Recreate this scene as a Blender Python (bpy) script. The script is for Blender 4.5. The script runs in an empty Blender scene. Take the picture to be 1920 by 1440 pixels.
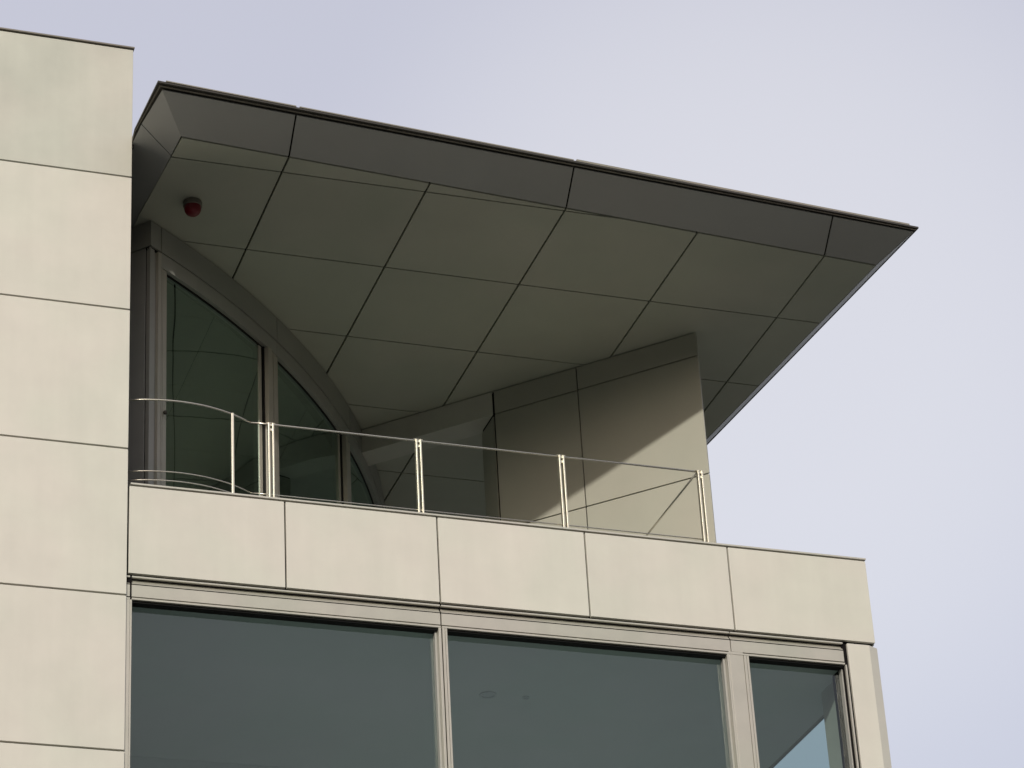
import bpy, bmesh, math, random
from mathutils import Vector, Matrix
random.seed(4)
C = bpy.context.scene.collection
sc = bpy.context.scene

# ------------------------------------------------------------------ camera
f_px = 5551.6
PITCH, YAW, ROLL = 0.51428, 0.35055, -0.06051
def cam_axes(p, y, r):
    cp, sp, cy, sy, cr, sr = math.cos(p), math.sin(p), math.cos(y), math.sin(y), math.cos(r), math.sin(r)
    f = Vector((sy*cp, cy*cp, sp)); right = Vector((cy, -sy, 0)); up = right.cross(f)
    return right*cr + up*sr, -right*sr + up*cr, f
rgt, upv, fwd = cam_axes(PITCH, YAW, ROLL)
cd = bpy.data.cameras.new('camera'); cam = bpy.data.objects.new('camera', cd); C.objects.link(cam)
cam.matrix_world = Matrix(((rgt.x, upv.x, -fwd.x, 0.0), (rgt.y, upv.y, -fwd.y, -24.0), (rgt.z, upv.z, -fwd.z, 1.6), (0, 0, 0, 1)))
cd.sensor_width = 36; cd.lens = f_px/1920*36; cd.clip_end = 5000
sc.camera = cam

# ------------------------------------------------------------------ light
SUN_AZ = math.radians(28)          # left of the facade's normal, behind the viewer
SUN_EL = math.radians(22.6)
s = Vector((-math.sin(SUN_AZ)*math.cos(SUN_EL), -math.cos(SUN_AZ)*math.cos(SUN_EL), math.sin(SUN_EL)))
sl = bpy.data.lights.new('sun', 'SUN'); sl.energy = 2.35; sl.angle = math.radians(1.0); sl.color = (1.0, 0.94, 0.835)
so = bpy.data.objects.new('sun', sl); C.objects.link(so); so.rotation_euler = s.to_track_quat('Z', 'Y').to_euler()
so.location = s*60
w = bpy.data.worlds.new('World'); sc.world = w; w.use_nodes = True
nt = w.node_tree; nt.nodes.clear()
out = nt.nodes.new('ShaderNodeOutputWorld')
sky = nt.nodes.new('ShaderNodeTexSky'); sky.sky_type = 'NISHITA'; sky.sun_disc = False
sky.sun_elevation = SUN_EL; sky.sun_rotation = math.atan2(s.x, s.y)
sky.air_density = 1.2; sky.dust_density = 5.0; sky.ozone_density = 1.5
b1 = nt.nodes.new('ShaderNodeBackground'); b1.inputs[1].default_value = 0.05
nt.links.new(sky.outputs[0], b1.inputs[0])
# thin high haze layer, slightly uneven
tc = nt.nodes.new('ShaderNodeTexCoord'); nz = nt.nodes.new('ShaderNodeTexNoise'); nz.inputs['Scale'].default_value = 1.6; nz.inputs['Detail'].default_value = 2.5
mp = nt.nodes.new('ShaderNodeMapping'); mp.inputs['Scale'].default_value = (1, 1, 2.2)
nt.links.new(tc.outputs['Generated'], mp.inputs[0]); nt.links.new(mp.outputs[0], nz.inputs['Vector'])
# brighter patch painted into sky colour around an image point, largely lens vignetting
vd = nt.nodes.new('ShaderNodeVectorMath'); vd.operation = 'DOT_PRODUCT'
sky_patch_dir = (fwd*f_px+rgt*(1420-960)+upv*(720-640)).normalized(); vd.inputs[1].default_value = sky_patch_dir
nt.links.new(tc.outputs['Generated'], vd.inputs[0])
rm = nt.nodes.new('ShaderNodeMapRange'); rm.interpolation_type = 'SMOOTHSTEP'
rm.inputs[1].default_value = math.cos(math.radians(10.0)); rm.inputs[2].default_value = 1.0
nt.links.new(vd.outputs['Value'], rm.inputs[0])
nm = nt.nodes.new('ShaderNodeMapRange'); nm.inputs[1].default_value = 0.3; nm.inputs[2].default_value = 0.7; nm.inputs[3].default_value = -0.02; nm.inputs[4].default_value = 0.03
nt.links.new(nz.outputs[0], nm.inputs[0])
sm = nt.nodes.new('ShaderNodeMath'); sm.operation = 'ADD'; nt.links.new(rm.outputs[0], sm.inputs[0]); nt.links.new(nm.outputs[0], sm.inputs[1])
cr_ = nt.nodes.new('ShaderNodeValToRGB')
cr_.color_ramp.elements[0].position = 0.0; cr_.color_ramp.elements[0].color = (0.512, 0.497, 0.555, 1)
cr_.color_ramp.elements[1].position = 1.0; cr_.color_ramp.elements[1].color = (0.635, 0.612, 0.635, 1)
nt.links.new(sm.outputs[0], cr_.inputs[0])
b2 = nt.nodes.new('ShaderNodeBackground'); b2.inputs[1].default_value = 1.0
nt.links.new(cr_.outputs[0], b2.inputs[0])
ad = nt.nodes.new('ShaderNodeAddShader'); nt.links.new(b1.outputs[0], ad.inputs[0]); nt.links.new(b2.outputs[0], ad.inputs[1])
nt.links.new(ad.outputs[0], out.inputs[0])
sc.view_settings.view_transform = 'Standard'; sc.view_settings.look = 'None'
sc.view_settings.exposure = 0.0; sc.view_settings.gamma = 1.0
sc.render.engine = 'CYCLES'
sc.cycles.max_bounces = 10; sc.cycles.diffuse_bounces = 5; sc.cycles.transparent_max_bounces = 16

# ------------------------------------------------------------------ materials
def mat(name, col, rough=0.6, metal=0.0, mottle=0.0, scale=1.2, bump=0.0, spec=0.5, streak=0.0, tint=None, var=0.0):
    m = bpy.data.materials.new(name); m.use_nodes = True; t = m.node_tree; b = t.nodes['Principled BSDF']
    b.inputs['Base Color'].default_value = (*col, 1); b.inputs['Roughness'].default_value = rough
    b.inputs['Metallic'].default_value = metal; b.inputs['Specular IOR Level'].default_value = spec
    g = t.nodes.new('ShaderNodeNewGeometry')
    if mottle:
        n = t.nodes.new('ShaderNodeTexNoise'); n.inputs['Scale'].default_value = scale; n.inputs['Detail'].default_value = 5; n.inputs['Roughness'].default_value = 0.6
        t.links.new(g.outputs['Position'], n.inputs['Vector'])
        n2 = t.nodes.new('ShaderNodeTexNoise'); n2.inputs['Scale'].default_value = 1.0; n2.inputs['Detail'].default_value = 3
        mpp = t.nodes.new('ShaderNodeMapping'); mpp.inputs['Scale'].default_value = (7, 7, 0.7)
        t.links.new(g.outputs['Position'], mpp.inputs[0]); t.links.new(mpp.outputs[0], n2.inputs['Vector'])
        mx = t.nodes.new('ShaderNodeMix'); mx.data_type = 'FLOAT'; mx.inputs[0].default_value = streak
        t.links.new(n.outputs[0], mx.inputs[2]); t.links.new(n2.outputs[0], mx.inputs[3])
        oi = t.nodes.new('ShaderNodeObjectInfo')
        mr = t.nodes.new('ShaderNodeMapRange'); mr.inputs[1].default_value = 0.3; mr.inputs[2].default_value = 0.7
        mr.inputs[3].default_value = 1-mottle; mr.inputs[4].default_value = 1+mottle*0.5
        t.links.new(mx.outputs[0], mr.inputs[0])
        vr = t.nodes.new('ShaderNodeMapRange'); vr.inputs[3].default_value = 1-var; vr.inputs[4].default_value = 1+var
        t.links.new(oi.outputs['Random'], vr.inputs[0])
        mu = t.nodes.new('ShaderNodeMath'); mu.operation = 'MULTIPLY'; t.links.new(mr.outputs[0], mu.inputs[0]); t.links.new(vr.outputs[0], mu.inputs[1])
        # greenish / pinkish drift of the aged coating
        n3 = t.nodes.new('ShaderNodeTexNoise'); n3.inputs['Scale'].default_value = 0.9; n3.inputs['Detail'].default_value = 2
        t.links.new(g.outputs['Position'], n3.inputs['Vector'])
        c2 = t.nodes.new('ShaderNodeMix'); c2.data_type = 'RGBA'
        tt = tint or (col[0]*0.96, col[1]*1.0, col[2]*0.97)
        c2.inputs[6].default_value = (*col, 1); c2.inputs[7].default_value = (*tt, 1)
        rr = t.nodes.new('ShaderNodeMapRange'); rr.inputs[1].default_value = 0.4; rr.inputs[2].default_value = 0.6
        t.links.new(n3.outputs[0], rr.inputs[0]); t.links.new(rr.outputs[0], c2.inputs[0])
        vm = t.nodes.new('ShaderNodeVectorMath'); vm.operation = 'SCALE'
        t.links.new(c2.outputs[2], vm.inputs[0]); t.links.new(mu.outputs[0], vm.inputs['Scale'])
        t.links.new(vm.outputs[0], b.inputs['Base Color'])
        r2 = t.nodes.new('ShaderNodeMapRange'); r2.inputs[3].default_value = rough-0.07; r2.inputs[4].default_value = rough+0.07
        t.links.new(n.outputs[0], r2.inputs[0]); t.links.new(r2.outputs[0], b.inputs['Roughness'])
    if bump:
        nb = t.nodes.new('ShaderNodeTexNoise'); nb.inputs['Scale'].default_value = 60; nb.inputs['Detail'].default_value = 3
        t.links.new(g.outputs['Position'], nb.inputs['Vector'])
        bp = t.nodes.new('ShaderNodeBump'); bp.inputs['Strength'].default_value = bump; bp.inputs['Distance'].default_value = 0.01
        t.links.new(nb.outputs[0], bp.inputs['Height']); t.links.new(bp.outputs[0], b.inputs['Normal'])
    return m
def glass(name, tint, fac, rough=0.0, wav=0.0, refl=(0.9, 0.95, 0.93)):
    m = bpy.data.materials.new(name); m.use_nodes = True; t = m.node_tree; t.nodes.clear()
    o = t.nodes.new('ShaderNodeOutputMaterial'); tr = t.nodes.new('ShaderNodeBsdfTransparent'); tr.inputs[0].default_value = (*tint, 1)
    gl = t.nodes.new('ShaderNodeBsdfGlossy'); gl.inputs['Roughness'].default_value = rough; gl.inputs[0].default_value = (*refl, 1)
    lw = t.nodes.new('ShaderNodeLayerWeight'); pw = t.nodes.new('ShaderNodeMath'); pw.operation = 'POWER'; pw.inputs[1].default_value = 5.0; t.links.new(lw.outputs['Facing'], pw.inputs[0])
    mr = t.nodes.new('ShaderNodeMapRange'); mr.inputs[1].default_value = 0.0; mr.inputs[2].default_value = 1.0
    mr.inputs[3].default_value = fac; mr.inputs[4].default_value = 1.0
    t.links.new(pw.outputs[0], mr.inputs[0])
    mx = t.nodes.new('ShaderNodeMixShader'); t.links.new(mr.outputs[0], mx.inputs[0])
    t.links.new(tr.outputs[0], mx.inputs[1]); t.links.new(gl.outputs[0], mx.inputs[2]); t.links.new(mx.outputs[0], o.inputs[0])
    if wav:
        n = t.nodes.new('ShaderNodeTexNoise'); n.inputs['Scale'].default_value = 0.9; n.inputs['Detail'].default_value = 1
        g = t.nodes.new('ShaderNodeNewGeometry'); t.links.new(g.outputs['Position'], n.inputs['Vector'])
        bp = t.nodes.new('ShaderNodeBump'); bp.inputs['Strength'].default_value = 1.0; bp.inputs['Distance'].default_value = wav
        t.links.new(n.outputs[0], bp.inputs['Height']); t.links.new(bp.outputs[0], gl.inputs['Normal']); 
    return m
M = dict(
    panel=mat('cladding_enamel', (0.60, 0.58, 0.522), 0.55, mottle=0.075, scale=1.9, streak=0.30, bump=0.03, tint=(0.58, 0.58, 0.512), var=0.015),
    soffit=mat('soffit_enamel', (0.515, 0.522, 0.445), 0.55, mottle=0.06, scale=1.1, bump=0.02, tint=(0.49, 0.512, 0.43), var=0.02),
    band=mat('shaded_edge_band_enamel', (0.40, 0.412, 0.405), 0.5, mottle=0.05, scale=1.1, bump=0.02, tint=(0.40, 0.405, 0.395), var=0.02),  # lighting difference from the soffit put into this darker, greyer base
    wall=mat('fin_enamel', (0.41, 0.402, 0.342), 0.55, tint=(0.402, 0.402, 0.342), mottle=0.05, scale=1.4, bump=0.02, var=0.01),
    frame=mat('window_frame_metal', (0.46, 0.44, 0.39), 0.42, 0.25, mottle=0.06, scale=4),
    frame_dull=mat('curved_frame_metal', (0.37, 0.368, 0.345), 0.5, 0.15, mottle=0.06, scale=4),
    cap=mat('coping_metal', (0.50, 0.48, 0.43), 0.4, 0.2, mottle=0.05, scale=3),
    cap_dull=mat('roof_cap_metal', (0.26, 0.24, 0.20), 0.5, 0.2, mottle=0.1, scale=4),
    mull=mat('mullion_metal', (0.46, 0.435, 0.38), 0.38, 0.2, mottle=0.06, scale=4),
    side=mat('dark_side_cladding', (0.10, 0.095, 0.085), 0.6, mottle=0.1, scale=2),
    panel_old_vignetted=mat('weathered_vignetted_enamel', (0.515, 0.508, 0.45), 0.6, mottle=0.13, scale=1.3, streak=0.25, bump=0.03, tint=(0.495, 0.508, 0.445), var=0.0),  # lens vignetting put into the darker colour, on top of weathering
    gap=mat('joint_backing', (0.008, 0.007, 0.007), 0.8, spec=0.1),
    gasket=mat('black_gasket', (0.012, 0.012, 0.012), 0.6, spec=0.2),
    trim=mat('dark_edge_metal', (0.055, 0.05, 0.043), 0.5, 0.3, mottle=0.1, scale=5),
    trim2=mat('brown_edge_metal', (0.20, 0.18, 0.155), 0.5, 0.3, mottle=0.1, scale=5),
    steel=mat('brushed_steel', (0.71, 0.665, 0.55), 0.38, 0.75, mottle=0.04, scale=9),
    steel_dark=mat('handrail_steel', (0.68, 0.64, 0.57), 0.22, 0.85, mottle=0.05, scale=9),
    glass=glass('tinted_window_glass', (0.605, 0.705, 0.705), 0.062, wav=0.004, refl=(0.86, 0.92, 0.92)),
    cglass=glass('curved_dark_glass', (0.34, 0.42, 0.39), 0.50, wav=0.010, refl=(0.70, 0.88, 0.82)),
    red=mat('red_lens', (0.17, 0.006, 0.014), 0.35),
    ceil=mat('room_ceiling', (0.80, 0.80, 0.78), 0.8, mottle=0.04, scale=0.8),
    room=mat('room_plaster', (0.45, 0.45, 0.43), 0.8, mottle=0.04, scale=0.8),
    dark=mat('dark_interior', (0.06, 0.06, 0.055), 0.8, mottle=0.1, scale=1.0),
    floor=mat('terrace_paving', (0.25, 0.25, 0.225), 0.8, mottle=0.15, scale=3.0),
    roof=mat('roof_membrane', (0.25, 0.24, 0.22), 0.8, mottle=0.15, scale=2.0),
    grass=mat('dark_grass', (0.045, 0.05, 0.032), 0.9, mottle=0.4, scale=0.15),
    ground=mat('street_paving', (0.125, 0.12, 0.105), 0.85, mottle=0.3, scale=0.4),
    grey=mat('light_fitting', (0.68, 0.69, 0.69), 0.5, mottle=0.03, scale=3),
)

# ------------------------------------------------------------------ mesh helpers
def newobj(name, bm, m, parent=None, bevel=0.0, smooth=False):
    bmesh.ops.recalc_face_normals(bm, faces=bm.faces)
    me = bpy.data.meshes.new(name); bm.to_mesh(me); bm.free()
    if smooth:
        for p in me.polygons: p.use_smooth = True
    mats = m if isinstance(m, (list, tuple)) else [m]
    for q in mats: me.materials.append(q)
    o = bpy.data.objects.new(name, me); C.objects.link(o)
    if parent: o.parent = parent
    if bevel:
        bv = o.modifiers.new('bevel', 'BEVEL'); bv.width = bevel; bv.segments = 2; bv.limit_method = 'ANGLE'
    return o
def box(bm, x0, x1, y0, y1, z0, z1):
    v = [bm.verts.new(p) for p in ((x0,y0,z0),(x1,y0,z0),(x1,y1,z0),(x0,y1,z0),(x0,y0,z1),(x1,y0,z1),(x1,y1,z1),(x0,y1,z1))]
    for f in ((0,1,2,3),(4,5,6,7),(0,1,5,4),(1,2,6,5),(2,3,7,6),(3,0,4,7)): bm.faces.new([v[i] for i in f])
def prism(bm, poly, d):
    a = [bm.verts.new(Vector(p)) for p in poly]; b = [bm.verts.new(Vector(p)+Vector(d)) for p in poly]
    bm.faces.new(a); bm.faces.new(b)
    n = len(a)
    for i in range(n): bm.faces.new((a[i], a[(i+1) % n], b[(i+1) % n], b[i]))
def loft(bm, A, B):
    a = [bm.verts.new(Vector(p)) for p in A]; b = [bm.verts.new(Vector(p)) for p in B]; n = len(a)
    bm.faces.new(a); bm.faces.new(b)
    for i in range(n): bm.faces.new((a[i], a[(i+1) % n], b[(i+1) % n], b[i]))
def inset(poly, g):
    """shrink a planar convex 3-D polygon; g is one gap or a list with one gap per edge (edge i runs from point i to i+1)"""
    P = [Vector(p) for p in poly]; n = len(P)
    G = list(g) if isinstance(g, (list, tuple)) else [g]*n
    N = Vector((0, 0, 0))
    for i in range(n): N += (P[i]-P[0]).cross(P[(i+1) % n]-P[0])
    N.normalize(); res = []
    for i in range(n):
        e0 = (P[i]-P[i-1]).normalized(); e1 = (P[(i+1) % n]-P[i]).normalized()
        n0 = N.cross(e0); n1 = N.cross(e1); d = n0.dot(n1); g0, g1 = G[i-1], G[i]
        k = 1-d*d
        if k < 1e-4: res.append(P[i]+n0*max(g0, g1)); continue
        al = (g0-g1*d)/k; be = (g1-g0*d)/k
        res.append(P[i]+n0*al+n1*be)
    return res
def clip(poly, a, b, c):
    """keep a*x+b*y<=c"""
    res = []; n = len(poly)
    for i in range(n):
        p, q = poly[i], poly[(i+1) % n]; dp = a*p[0]+b*p[1]-c; dq = a*q[0]+b*q[1]-c
        if dp <= 0: res.append(p)
        if dp*dq < 0:
            t = dp/(dp-dq); res.append((p[0]+t*(q[0]-p[0]), p[1]+t*(q[1]-p[1])))
    return res
def area(p):
    return abs(sum(p[i][0]*p[(i+1) % len(p)][1]-p[(i+1) % len(p)][0]*p[i][1] for i in range(len(p))))/2
def panel(name, poly, d, m, parent, g=0.0085, bevel=0.003, label=None):
    bm = bmesh.new(); prism(bm, inset(poly, g), d)
    o = newobj(name, bm, m, parent, bevel)
    if label: o['label'] = label
    return o
def rect_panel(name, x0, x1, z0, z1, y, m, parent, t=0.04, **k):
    return panel(name, [(x0, y, z0), (x1, y, z0), (x1, y, z1), (x0, y, z1)], (0, t, 0), m, parent, **k)
def tube(bm, pts, r, seg=10):
    rings = []; n = len(pts); P = [Vector(p) for p in pts]
    for i in range(n):
        t = ((P[min(i+1, n-1)]-P[i]).normalized()+(P[i]-P[max(i-1, 0)]).normalized()).normalized()
        u = t.cross(Vector((0, 0, 1)));
        if u.length < 1e-3: u = Vector((1, 0, 0))
        u.normalize(); v = t.cross(u)
        rings.append([bm.verts.new(P[i]+(u*math.cos(a)+v*math.sin(a))*r) for a in [2*math.pi*k/seg for k in range(seg)]])
    for i in range(n-1):
        for k in range(seg): bm.faces.new((rings[i][k], rings[i][(k+1) % seg], rings[i+1][(k+1) % seg], rings[i+1][k]))
    bm.faces.new(rings[0]); bm.faces.new(rings[-1])
def lathe(bm, prof, c, seg=40):
    rings = []
    for r, z in prof:
        if r < 1e-5: rings.append([bm.verts.new((c[0], c[1], c[2]+z))])
        else: rings.append([bm.verts.new((c[0]+r*math.cos(2*math.pi*k/seg), c[1]+r*math.sin(2*math.pi*k/seg), c[2]+z)) for k in range(seg)])
    for a, b in zip(rings, rings[1:]):
        for k in range(seg):
            j = (k+1) % seg
            vs = [a[k % len(a)], a[j % len(a)], b[j % len(b)], b[k % len(b)]]
            u = []
            for q in vs:
                if q not in u: u.append(q)
            if len(u) > 2: bm.faces.new(u)
def thing(name, label, cat, loc=(0, 0, 0), group=None):
    o = bpy.data.objects.new(name, None); C.objects.link(o); o.empty_display_size = 0.3
    o['label'] = label; o['category'] = cat
    if group: o['group'] = group
    o.location = loc
    return o
def mesh_part(name, boxes, m, parent, bevel=0.0):
    bm = bmesh.new()
    for b in boxes: box(bm, *b)
    return newobj(name, bm, m, parent, bevel)

# ------------------------------------------------------------------ ground
bm = bmesh.new(); bmesh.ops.create_grid(bm, x_segments=1, y_segments=1, size=1500)
g = newobj('ground', bm, M['grass']); g['kind'] = 'structure'
bm = bmesh.new(); v = [bm.verts.new(p) for p in ((-25, -34, 0.004), (45, -34, 0.004), (45, 12, 0.004), (-25, 12, 0.004))]; bm.faces.new(v)
g = newobj('pavement', bm, M['ground']); g['kind'] = 'structure'
bm = bmesh.new(); prev = None            # unseen ridge added behind the viewer to block low sky light
for i in range(121):
    a = math.radians(165+210*i/120); row = []
    for k, (r, h) in enumerate(((70, -1), (82, 14), (98, 27), (120, 33), (160, 30), (220, -1))):
        hh = h*(1+0.10*math.sin(3.1*a+k)+0.07*math.sin(9.7*a+2*k)+0.04*math.sin(31*a+5*k)) if h > 0 else -1
        row.append(bm.verts.new((8+r*math.cos(a), r*math.sin(a), hh)))
    if prev:
        for k in range(5): bm.faces.new((prev[k], prev[k+1], row[k+1], row[k]))
    prev = row
h = newobj('low_sky_blocker', bm, M['grass'], smooth=True); h['kind'] = 'structure'

# ------------------------------------------------------------------ building
B = thing('modern_building', 'pale panel clad modern building with square tower, roof terrace and wedge shaped canopy', 'building')
MOD = 1.498
TX = 4.937; TF = -0.02   # right edge and front plane of the tower
# ---- tower
tz = [19.410, 17.868, 16.351, 14.840, 13.332, 11.811, 10.30, 8.79]
tower = mesh_part('tower_block', [(-3.0, TX-0.012, TF+0.035, 6.5, 0.0, 19.395)], M['gap'], B)
xs = [TX, TX-MOD, TX-2*MOD, TX-3*MOD]
for k in range(3):
    for j in range(len(tz)-1):
        rect_panel('cladding_panel', xs[k+1], xs[k], tz[j+1], tz[j], TF, M['panel_old_vignetted'] if j == 0 else M['panel'], tower, label='greenish weathered panel at the top of the tower, with lens vignetting in its colour' if j == 0 else None)
rect_panel('lower_wall_cladding', xs[3], xs[0], 0.0, tz[-1], TF, M['panel'], tower)
# side cladding facing the terrace
panel('side_cladding', [(TX, TF+0.045, 0.0), (TX, 6.5, 0.0), (TX, 6.5, 19.41), (TX, TF+0.045, 19.41)], (-0.01, 0, 0), M['side'], tower, g=0.002, bevel=0)
mesh_part('coping', [(-3.05, TX+0.004, TF-0.012, 0.3, 19.420, 19.436)], M['trim2'], tower)
# ---- parapet
PX = [4.941, 6.432, 7.930, 9.430, 10.928, 12.430]
par = mesh_part('terrace_parapet', [(TX+0.001, 12.415, 0.035, 0.30, 13.565, 14.465)], M['gap'], B)
for k in range(5):
    rect_panel('parapet_panel', PX[k], PX[k+1], 13.558, 14.470, 0.0, M['panel'], par, g=0.0085)
mesh_part('parapet_coping', [(4.962, 12.432, 0.0, 0.34, 14.481, 14.498)], M['cap'], par)
panel('side_cladding', [(12.431, 0.045, 13.56), (12.431, 8, 13.56), (12.431, 8, 14.462), (12.431, 0.045, 14.462)], (-0.012, 0, 0), M['panel'], par, g=0.003, bevel=0)
mesh_part('inner_face', [(5.0, 12.3, 0.305, 0.33, 13.9, 14.47)], M['panel'], par)
mesh_part('side_parapet', [(12.16, 12.414, 0.34, 8.0, 13.9, 14.47)], M['panel'], par)
# ---- terrace floor and slab
slab = mesh_part('terrace_slab', [(4.96, 12.41, 0.25, 8.5, 13.40, 13.88)], M['floor'], B)
# ---- head trim above the windows
def trim_boxes(x0, x1):
    return ([(x0, x1, 0.004, 0.03, 13.526, 13.541)],
            [(x0, x1, 0.010, 0.04, 13.336, 13.4535)],
            [(x0, x1, 0.002, 0.045, 13.303, 13.321)])
head = mesh_part('window_head', [(4.90, 12.10, 0.055, 0.13, 13.303, 13.555)], M['gap'], B)
for x0, x1 in ((4.895, 4.966), (4.9835, 7.921), (7.934, 10.862), (10.872, 12.066)):
    a, b, c = trim_boxes(x0, x1)
    mesh_part('head_strip', a, M['frame'], head); mesh_part('head_strip', c, M['frame'], head)
    mesh_part('head_plate', b, M['frame'], head)
    bm = bmesh.new()   # cove between strip and plate
    N = 8; prof = []
    for i in range(N+1):
        t = i/N*math.pi/2
        prof.append((0.050-0.040*math.sin(t)**1.0*(i/N), 13.518-(13.518-13.4625)*(i/N)))
    va = [bm.verts.new((x0, y, z)) for y, z in prof]; vb = [bm.verts.new((x1, y, z)) for y, z in prof]
    for i in range(N): bm.faces.new((va[i], va[i+1], vb[i+1], vb[i]))
    newobj('head_cove', bm, M['frame'], head, smooth=True)
# ---- ribbon windows
ZB = 10.35
def window(x0, x1, ls, rs):
    """ls/rs: list of (x0,x1) stile strips"""
    gx0 = max(b for a, b in ls); gx1 = min(a for a, b in rs); fx0 = ls[0][0]; fx1 = rs[-1][1]
    f = mesh_part('window', [(a, b, 0.0, 0.125, ZB, 13.300) for a, b in ls+rs]+[(fx0, fx1, 0.02, 0.15, ZB-0.06, ZB-0.001), (fx0, fx1, 0.10, 0.124, 13.3005, 13.302)], M['frame'], B, bevel=0.002)
    mesh_part('head_gasket', [(gx0, gx1, 0.03, 0.122, 13.285, 13.3015)], M['gasket'], f)
    mesh_part('inner_stile', [(gx1-0.022, gx1-0.001, 0.06, 0.128, ZB, 13.284)], M['frame_dull'], f, bevel=0.002)
    mesh_part('sill', [(gx0, gx1, 0.0, 0.019, ZB-0.06, ZB)], M['frame'], f)
    bm = bmesh.new(); prism(bm, [(gx0-0.01, 0.130, ZB), (gx1+0.01, 0.130, ZB), (gx1+0.01, 0.130, 13.31), (gx0-0.01, 0.130, 13.31)], (0, 0.0001, 0))
    bm.free(); bm = bmesh.new()
    v = [bm.verts.new(p) for p in ((gx0-0.01, 0.130, ZB), (gx1+0.01, 0.130, ZB), (gx1+0.01, 0.130, 13.31), (gx0-0.01, 0.130, 13.31))]
    bm.faces.new(v); newobj('pane', bm, M['glass'], f)
    return f
window(4.95, 7.92, [(4.895, 4.966), (4.969, 4.984)], [(7.899, 7.922)])
window(7.93, 10.84, [(7.935, 7.958), (7.963, 7.981)], [(10.817, 10.836)])
window(10.99, 12.10, [(10.992, 11.018), (11.023, 11.043)], [(12.070, 12.085)])
mesh_part('window_pier', [(10.841, 10.988, 0.006, 0.16, ZB, 13.333)], M['frame'], B, bevel=0.002)
for q in [(7.90, 7.985, 0.02, 0.16, ZB, 13.3), (10.82, 11.04, 0.02, 0.165, ZB, 13.3), (12.06, 12.13, 0.03, 0.3, 8.8, 13.54), (4.90, 4.985, 0.02, 0.2, ZB, 13.54)]:
    mesh_part('joint_backing', [q], M['gap'], B)
# corner column with chamfered edge
col = bmesh.new()
prism(col, [(12.114, 0, 0), (12.352, 0, 0), (12.462, 0.054, 0), (12.462, 0.7, 0), (12.114, 0.7, 0)], (0, 0, 13.535))
newobj('corner_column', col, M['panel'], B, bevel=0.004)
# lower wall under the windows
mesh_part('lower_wall', [(4.95, 12.11, 0.0, 0.3, 0.0, ZB-0.065)], M['panel'], B)
# ---- room behind the windows
room = mesh_part('room_shell', [(4.96, 12.40, 6.8, 7.0, 10.0, 13.39), (4.96, 12.40, 0.3, 6.8, 10.0, 10.3), (4.90, 4.96, 0.3, 7.0, 10.0, 13.39),
                                (12.33, 12.42, 0.71, 0.95, 10.0, 13.39), (12.33, 12.42, 5.6, 7.0, 10.0, 13.39)], M['room'], B)
mesh_part('room_ceiling', [(4.97, 12.41, 0.135, 6.79, 13.304, 13.39)], M['ceil'], room)
mesh_part('ceiling_bulkhead', [(4.97, 12.30, 3.6, 6.79, 13.16, 13.303)], M['ceil'], room)
sw = mesh_part('side_window', [(12.36, 12.40, 0.955, 0.99, 10.3, 13.334), (12.36, 12.40, 3.2, 3.26, 10.3, 13.334), (12.36, 12.40, 0.99, 5.6, 13.30, 13.334)], M['frame'], B)
bm = bmesh.new(); bm.faces.new([bm.verts.new(p) for p in ((12.385, 0.99, 10.3), (12.385, 5.6, 10.3), (12.385, 5.6, 13.30), (12.385, 0.99, 13.30))])
newobj('pane', bm, M['glass'], sw)

# ---- curved glazed pavilion wall
AC = (-1.792, 10.622); AR = 11.944; SOF = 18.112
def ap(a, r=AR): return (AC[0]+r*math.cos(math.radians(a)), AC[1]+r*math.sin(math.radians(a)))
def arc_solid(bm, a0, a1, r0, r1, z0, z1, n=None):
    n = n or max(1, int(abs(a1-a0)/0.5)); prev = None; first = None
    for i in range(n+1):
        a = a0+(a1-a0)*i/n; p, q = ap(a, r0), ap(a, r1)
        cur = [bm.verts.new((p[0], p[1], z0)), bm.verts.new((q[0], q[1], z0)), bm.verts.new((q[0], q[1], z1)), bm.verts.new((p[0], p[1], z1))]
        if prev:
            for k in range(4): bm.faces.new((prev[k], prev[(k+1) % 4], cur[(k+1) % 4], cur[k]))
        else: first = cur
        prev = cur
    bm.faces.new(first); bm.faces.new(prev)
JA = [-52.46, -42.03, -31.6, -21.17, -10.7]
ga = 0.03
bm = bmesh.new(); arc_solid(bm, -53.2, JA[-1], AR-0.30, AR-0.03, 17.78, SOF-0.004)
cw = newobj('curved_wall', bm, M['gap'], B)
segs = [(-53.24, JA[0])]+list(zip(JA, JA[1:]))
for a0, a1 in segs:
    bm = bmesh.new(); arc_solid(bm, a0+(ga if a0 > -53.2 else 0), a1-ga, AR-0.025, AR, 17.807, SOF-0.012)
    newobj('fascia_panel', bm, M['frame_dull'], cw)
for a0, a1 in segs[1:]:
    bm = bmesh.new(); arc_solid(bm, a0+0.02, a1-0.02, AR-0.12, AR-0.004, 17.625, 17.793)
    newobj('head_frame', bm, M['frame_dull'], cw)
for k, (a0, a1) in enumerate(segs[1:]):
    bm = bmesh.new()
    n = 24; prev = None
    for i in range(n+1):
        p = ap(a0+(a1-a0)*i/n, AR-0.055); cur = (bm.verts.new((p[0], p[1], 13.9)), bm.verts.new((p[0], p[1], 17.63)))
        if prev: bm.faces.new((prev[0], cur[0], cur[1], prev[1]))
        prev = cur
    newobj('pane', bm, M['cglass'], cw, smooth=True)
    bm = bmesh.new(); arc_solid(bm, a0+0.03, a1-0.03, AR-0.058, AR-0.048, 17.605, 17.624)
    newobj('head_gasket', bm, M['gasket'], cw)
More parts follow.
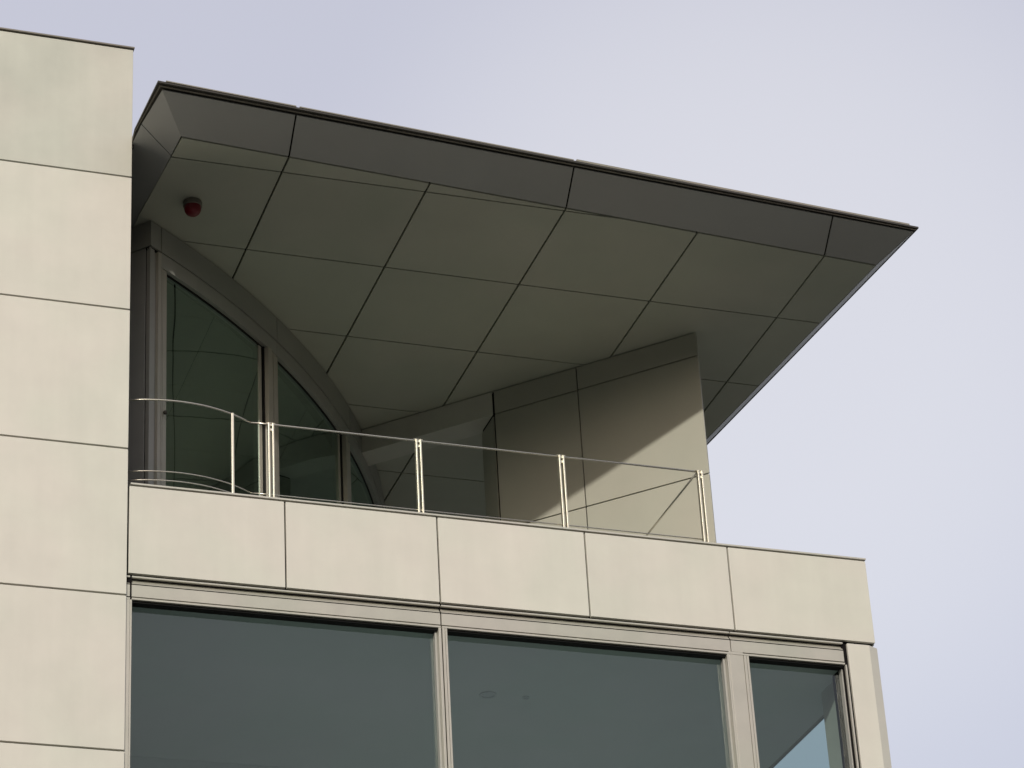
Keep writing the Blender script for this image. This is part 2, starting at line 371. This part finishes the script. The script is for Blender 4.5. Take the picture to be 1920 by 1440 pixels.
# vertical frames: three-part posts at each joint
for k, a in enumerate(JA[:4]):
    bm = bmesh.new()
    if k == 0:
        arc_solid(bm, -52.65, -52.42, AR-0.12, AR-0.004, 13.9, 17.79, 1)
        arc_solid(bm, -52.36, -52.28, AR-0.12, AR-0.010, 13.9, 17.79, 1)
        arc_solid(bm, -52.20, -51.92, AR-0.12, AR-0.020, 13.9, 17.70, 1)
    else:
        arc_solid(bm, a-1.10, a-0.72, AR-0.12, AR+0.012, 13.9, 17.62, 2)
        arc_solid(bm, a-0.66, a-0.44, AR-0.12, AR-0.008, 13.9, 17.62, 1)
        arc_solid(bm, a-0.38, a-0.08, AR-0.12, AR-0.008, 13.9, 17.62, 1)
        arc_solid(bm, a-0.02, a+0.14, AR-0.12, AR-0.015, 13.9, 17.62, 1)
    post = newobj('mullion', bm, M['mull'] if k else M['frame'], cw)
    if k:
        bm = bmesh.new(); arc_solid(bm, a-1.62, a-1.36, AR-0.12, AR-0.045, 13.9, 17.60, 1); newobj('door_stile', bm, M['mull'], post)
    bm = bmesh.new()
    arc_solid(bm, a-(1.2 if k else 0.2), a+(0.15 if k else 0.5), AR-0.14, AR-0.035, 13.9, 17.66, 2)
    newobj('mullion_channel', bm, M['gasket'] if k else M['frame_dull'], post)
    if k == 0:
        bm = bmesh.new(); arc_solid(bm, -53.12, -52.86, AR-0.12, AR-0.02, 13.9, 17.79, 1); newobj('corner_cover', bm, M['frame_dull'], post)
        bm = bmesh.new(); arc_solid(bm, -52.83, -52.70, AR-0.12, AR-0.035, 13.9, 17.79, 1); newobj('corner_cover', bm, M['frame_dull'], post)
    if k in (0, 1):
        bm = bmesh.new(); p = ap(a+(0.28 if k == 0 else -0.42), AR+0.012)
        bmesh.ops.create_icosphere(bm, subdivisions=2, radius=0.022, matrix=Matrix.Translation((p[0], p[1], 15.95 if k == 0 else 15.45)))
        newobj('lock', bm, M['trim'], post)
# short return at the left end of the curved wall
c0 = Vector((*ap(-53.24), 0)); rd = Vector((-0.66, 0.751, 0)); rn = Vector((-0.751, -0.66, 0))
def ret(name, t0, t1, z0, z1, off, th, m, bevel=0.0):
    a = c0+rd*t0+rn*off; b = c0+rd*t1+rn*off
    bm = bmesh.new(); prism(bm, [(a.x, a.y, z0), (b.x, b.y, z0), (b.x, b.y, z1), (a.x, a.y, z1)], -rn*th)
    return newobj(name, bm, m, cw, bevel)
ret('return_fascia', 0, 1.2, 17.807, SOF-0.012, 0.0, 0.025, M['frame_dull'])
ret('return_backing', 0.075, 1.2, 13.9, 18.1, -0.03, 0.05, M['gap'])
ret('return_panel', 0.075, 1.2, 13.9, 17.793, -0.002, 0.02, M['frame_dull'])
ret('return_frame', 0.012, 0.032, 13.9, 17.793, -0.006, 0.02, M['frame_dull'])
ret('return_frame', 0.038, 0.055, 13.9, 17.793, -0.012, 0.02, M['frame_dull'])
# pavilion interior
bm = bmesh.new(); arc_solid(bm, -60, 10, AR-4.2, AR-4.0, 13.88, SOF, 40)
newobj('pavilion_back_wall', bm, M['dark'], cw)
bm = bmesh.new(); arc_solid(bm, JA[3]+0.2, 10, AR-0.3, AR-0.06, 13.88, 17.80, 30)
newobj('pavilion_wall', bm, M['frame_dull'], cw)
mesh_part('pavilion_ceiling', [(4.96, 8.6, 3.0, 8.5, 17.72, 17.76)], M['dark'], cw) if False else None

# ---- diagonal fin wall and lintel
K = 13.515; TY = 0.465      # face is x+y=K, cut in the y direction
def fpt(x, off=0.0): return (x-off*0.7071, K-x-off*0.7071)
def fin_panel(name, x0, x1, z0, z1, parent, m=None, g=0.0065, t=0.025):
    p, q = fpt(x0), fpt(x1)
    return panel(name, [(p[0], p[1], z0), (q[0], q[1], z0), (q[0], q[1], z1), (p[0], p[1], z1)], (0.7071*t, 0.7071*t, 0), m or M['wall'], parent, g=g)
FX = [9.873, 10.612, 11.655]
bm = bmesh.new(); i0, i1 = FX[0]+0.012, FX[2]-0.012; e = 0.045
prism(bm, [(i0, K-i0+e, 13.89), (i1, K-i1+e, 13.89), (i1, K-i1+TY, 13.89), (i0, K-i0+TY, 13.89)], (0, 0, SOF-0.004-13.89))
fin = newobj('fin_wall', bm, M['gap'], B)
fz = [13.9, 14.872, 16.338, 17.806, SOF-0.008]
for a, b in zip(FX, FX[1:]):
    for z0, z1 in zip(fz, fz[1:]): fin_panel('wall_panel', a, b, z0, z1, fin)
panel('end_panel', [(FX[0]-0.001, K-FX[0]+0.04, 13.9), (FX[0]-0.001, K-FX[0]+TY, 13.9), (FX[0]-0.001, K-FX[0]+TY, 17.80), (FX[0]-0.001, K-FX[0]+0.04, 17.80)], (0.012, 0, 0), M['wall'], fin, g=0.004, bevel=0)
panel('end_panel', [(FX[2]+0.001, K-FX[2]+0.04, 13.9), (FX[2]+0.001, K-FX[2]+TY, 13.9), (FX[2]+0.001, K-FX[2]+TY, 18.1), (FX[2]+0.001, K-FX[2]+0.04, 18.1)], (-0.012, 0, 0), M['wall'], fin, g=0.004, bevel=0)
LX = [8.69, 9.862]
bm = bmesh.new()
prism(bm, [(LX[0]-0.3, K-LX[0]+0.3+0.001, 17.803), (LX[1], K-LX[1]+0.001, 17.803), (LX[1], K-LX[1]+TY, 17.803), (LX[0]-0.3, K-LX[0]+0.3+TY, 17.803)], (0, 0, SOF-0.012-17.803))
newobj('lintel', bm, M['panel'], B, bevel=0.003)

# ---- canopy
def yf_in(x): return -0.465+0.0751*(x-5.324)
def yf_out(x): return -0.972+0.0734*(x-5.019)
YB = 9.0
IN = [(5.324, -0.465), (13.05, 0.115), (13.05-0.0835*(YB-0.115), YB), (5.18, YB), (5.18, 2.0), (5.21, 1.0)]
OUT = [(5.019, -0.972), (13.290, -0.365), (13.298-0.0835*(YB+0.2+0.365), YB+0.2), (4.930, YB+0.2), (4.930, -0.01), (4.925, -0.20)]
OZ = 18.28
def inset2(P, g, z): return inset([(p[0], p[1], z) for p in P], g)
bm = bmesh.new(); loft(bm, inset2(IN, 0.02, SOF+0.05), inset2(OUT, 0.02, OZ+0.024))
can = newobj('roof_canopy', bm, M['gap'], B)
cols = [5.324-2, 6.431, 7.929, 9.427, 10.925, 12.423, 14.5]
rows = [-2, -0.107, 1.379, 2.850, 4.32, 5.787, 7.26, 9.2]
for i in range(len(cols)-1):
    for j in range(len(rows)-1):
        p = list(IN)
        for (a, b, c) in ((-1, 0, -cols[i]), (1, 0, cols[i+1]), (0, -1, -rows[j]), (0, 1, rows[j+1])):
            p = clip(p, a, b, c)
            if len(p) < 3: break
        if len(p) < 3 or area(p) < 0.004: continue
        panel('soffit_panel', [(q[0], q[1], SOF) for q in p], (0, 0, 0.03), M['soffit'], can, g=0.0105, bevel=0.0)
def bevel_panel(a, b, c, d, g=0.006):
    N = (Vector(b)-Vector(a)).cross(Vector(d)-Vector(a)).normalized()
    if N.z < 0: N = -N
    return panel('bevel_panel', [a, b, c, d], N*0.015, M['band'], can, g=g, bevel=0)
bx = [5.324, 6.431, 9.427, 12.423, 13.05]; ox = [5.019, 6.378, 9.348, 12.318, 13.285]
for k in range(4):
    a = (bx[k], yf_in(bx[k]), SOF); b = (bx[k+1], yf_in(bx[k+1]), SOF)
    c = (ox[k+1], yf_out(ox[k+1]), OZ); d = (ox[k], yf_out(ox[k]), OZ)
    bevel_panel(a, b, c, d, [0.012, 0.0095, 0.004, 0.0085 if k else 0.0])
def xl_in(y): return 5.324-0.055*(min(y, 2.0)+0.465)
def xl_out(y): return max(5.019-0.115*(min(y, 0.0)+0.972), 4.931)
for y0, y1, yo0, yo1 in ((-0.465, -0.120, -0.972, -0.355), (-0.120, 2.0, -0.355, 0.01), (2.0, YB, 0.01, YB)):
    bevel_panel((xl_in(y0), y0, SOF), (xl_in(y1), y1, SOF), (xl_out(yo1), yo1, OZ), (xl_out(yo0), yo0, OZ), [0.009, 0.006, 0.003, 0.0 if y0 < -0.4 else 0.006])
bevel_panel((*IN[1], SOF), (*IN[2], SOF), (*OUT[2], OZ), (*OUT[1], OZ), [0.001, 0.003, 0.002, 0.0])
# edge trim: dark plate over a thin brown strip, and cap pieces on top
def opoly(o):
    return [(OUT[0][0]-o*0.7, OUT[0][1]-o), (OUT[1][0]+o*0.45, OUT[1][1]-o*0.55), (OUT[2][0]+o*0.45, OUT[2][1]), (4.929, OUT[2][1]), (4.929, -0.015), (4.912+0.2*max(0.085-o, 0), -0.20)]
def strip(name, o0, o1, z0, z1, m):
    bm = bmesh.new(); A, D_ = opoly(o0), opoly(o1)
    for i, j in ((4, 5), (5, 0), (0, 1), (1, 2)):
        loft(bm, [(*A[i], z0), (*A[j], z0), (*D_[j], z0), (*D_[i], z0)], [(*A[i], z1), (*A[j], z1), (*D_[j], z1), (*D_[i], z1)])
    bmesh.ops.remove_doubles(bm, verts=bm.verts, dist=0.0005)
    return newobj(name, bm, m, can)
strip('edge_plate', -0.05, 0.085, OZ+0.020, OZ+0.040, M['trim'])
strip('drip_strip', 0.030, 0.048, OZ+0.008, OZ+0.019, M['trim2'])
bm = bmesh.new(); prism(bm, [(p[0], p[1], OZ+0.042) for p in OUT], (0, 0, 0.03)); newobj('roof_sheet', bm, M['roof'], can)
for x0, x1, dz, dy in ((5.04, 6.36, 0, 0), (6.395, 9.325, 0, 0), (9.36, 13.225, 0.010, 0.0)):
    bm = bmesh.new()
    def yo(x): return yf_out(x)-0.088+0.045*(x-5.0)/8.3
    loft(bm, [(x0, yo(x0)-dy, OZ+0.041), (x1, yo(x1)-dy, OZ+0.041), (x1, yo(x1)+0.06, OZ+0.041), (x0, yo(x0)+0.06, OZ+0.041)],
         [(x0, yo(x0)-dy, OZ+0.053+dz), (x1, yo(x1)-dy, OZ+0.053+dz), (x1, yo(x1)+0.06, OZ+0.053+dz), (x0, yo(x0)+0.06, OZ+0.053+dz)])
    newobj('roof_cap', bm, M['cap_dull'], can)

mesh_part('corner_light_stop', [(4.929, 4.950, 0.003, 0.04, 18.235, 18.285)], M['gap'], can)  # added filler, blocks a sliver of sun between tower and canopy
# ------------------------------------------------------------------ railing
RY = 0.49; RZ = 15.555
rail = thing('balcony_railing', 'slim steel balcony railing with paired flat posts and a curved left end above the parapet', 'railing', (6.0, RY, 13.88))
rail_pts = [(4.96, 0.345), (5.0, 0.325), (5.075, 0.300), (5.162, 0.276), (5.286, 0.255), (5.40, 0.246), (5.491, 0.244), (5.60, 0.252), (5.705, 0.267), (5.79, 0.287), (5.874, 0.314), (5.95, 0.341), (6.028, 0.375), (6.144, 0.442), (6.235, 0.50)]
def child(name, bm, m, parent=rail, **k):
    o = newobj(name, bm, m, parent, **k)
    o.matrix_parent_inverse = parent.matrix_world.inverted() if False else Matrix.Translation(-parent.location)
    return o
def railrun(name, z, r, m, full=True):
    bm = bmesh.new(); tube(bm, [(x, y, z) for x, y in rail_pts], r, 8)
    tube(bm, [(6.235, RY+0.008, z), (6.432, RY, z), (10.905, RY, z)], r, 8)
    tube(bm, [(10.905, RY, z), (10.905, 2.55, z)], r, 8)
    return child(name, bm, m, smooth=True)
railrun('handrail', RZ, 0.010, M['steel_dark'])
railrun('lower_rail', 14.785, 0.006, M['steel_dark'])
railrun('lower_rail', 14.690, 0.006, M['steel_dark'])
for x in (6.432, 7.930, 9.428, 10.926):
    bm = bmesh.new()
    for dx in (-0.021, 0.021): box(bm, x+dx-0.0082, x+dx+0.0082, RY-0.025, RY+0.025, 13.88, RZ+0.008)
    p = child('post', bm, M['steel'], bevel=0.002)
    for q in ((x-0.0115, x+0.0115, RY-0.012, RY+0.012, RZ-0.075, RZ-0.05), (x-0.0115, x+0.0115, RY-0.012, RY+0.012, RZ-0.02, RZ+0.0), (x-0.0115, x+0.0115, RY-0.012, RY+0.012, 14.70, 14.72)):
        bm = bmesh.new(); box(bm, *q); o = newobj('spacer', bm, M['steel'], p)
    bm = bmesh.new(); box(bm, x-0.045, x+0.045, RY-0.012, RY+0.012, RZ+0.0085, RZ+0.013); newobj('top_plate', bm, M['steel'], p)
bm = bmesh.new(); box(bm, 6.022-0.011, 6.022+0.011, 0.372-0.02, 0.372+0.02, 13.88, RZ+0.004)
child('post', bm, M['steel'], bevel=0.002)['label'] = 'single flat post at the start of the curve'

# ------------------------------------------------------------------ warning lamp under the canopy
LMP = (5.69, 0.63, SOF-0.003)
lamp = thing('warning_lamp', 'round red domed warning lamp fixed under the dark canopy soffit', 'lamp', LMP)
bm = bmesh.new(); lathe(bm, [(0, 0.0), (0.092, 0.0), (0.096, -0.01), (0.096, -0.055), (0.088, -0.062), (0, -0.062)], (0, 0, 0)); newobj('base', bm, M['trim2'], lamp, smooth=False)
bm = bmesh.new(); prof = [(0.087, -0.0625)]
for i in range(1, 11):
    t = i/10*math.pi/2; prof.append((0.087*math.cos(t)**0.75 if i < 10 else 0, -0.075-0.085*math.sin(t)))
lathe(bm, prof, (0, 0, 0)); newobj('lens', bm, M['red'], lamp, smooth=True)
# ceiling fittings seen through the middle window
for (x, y, r, lab) in ((8.84, 1.405, 0.085, 'larger round ceiling light seen through the middle window'), (9.23, 1.39, 0.035, 'small round ceiling fitting beside the larger light behind the middle window')):
    t = thing('ceiling_light', lab, 'light', (x, y, 13.3035))
    bm = bmesh.new(); lathe(bm, [(r*0.72, 0), (r, 0), (r, -0.012), (r*0.72, -0.012), (r*0.72, 0)], (0, 0, 0)); newobj('rim', bm, M['grey'], t)
    bm = bmesh.new(); lathe(bm, [(0, -0.003), (r*0.7, -0.003)], (0, 0, 0)); newobj('diffuser', bm, M['grey'], t)
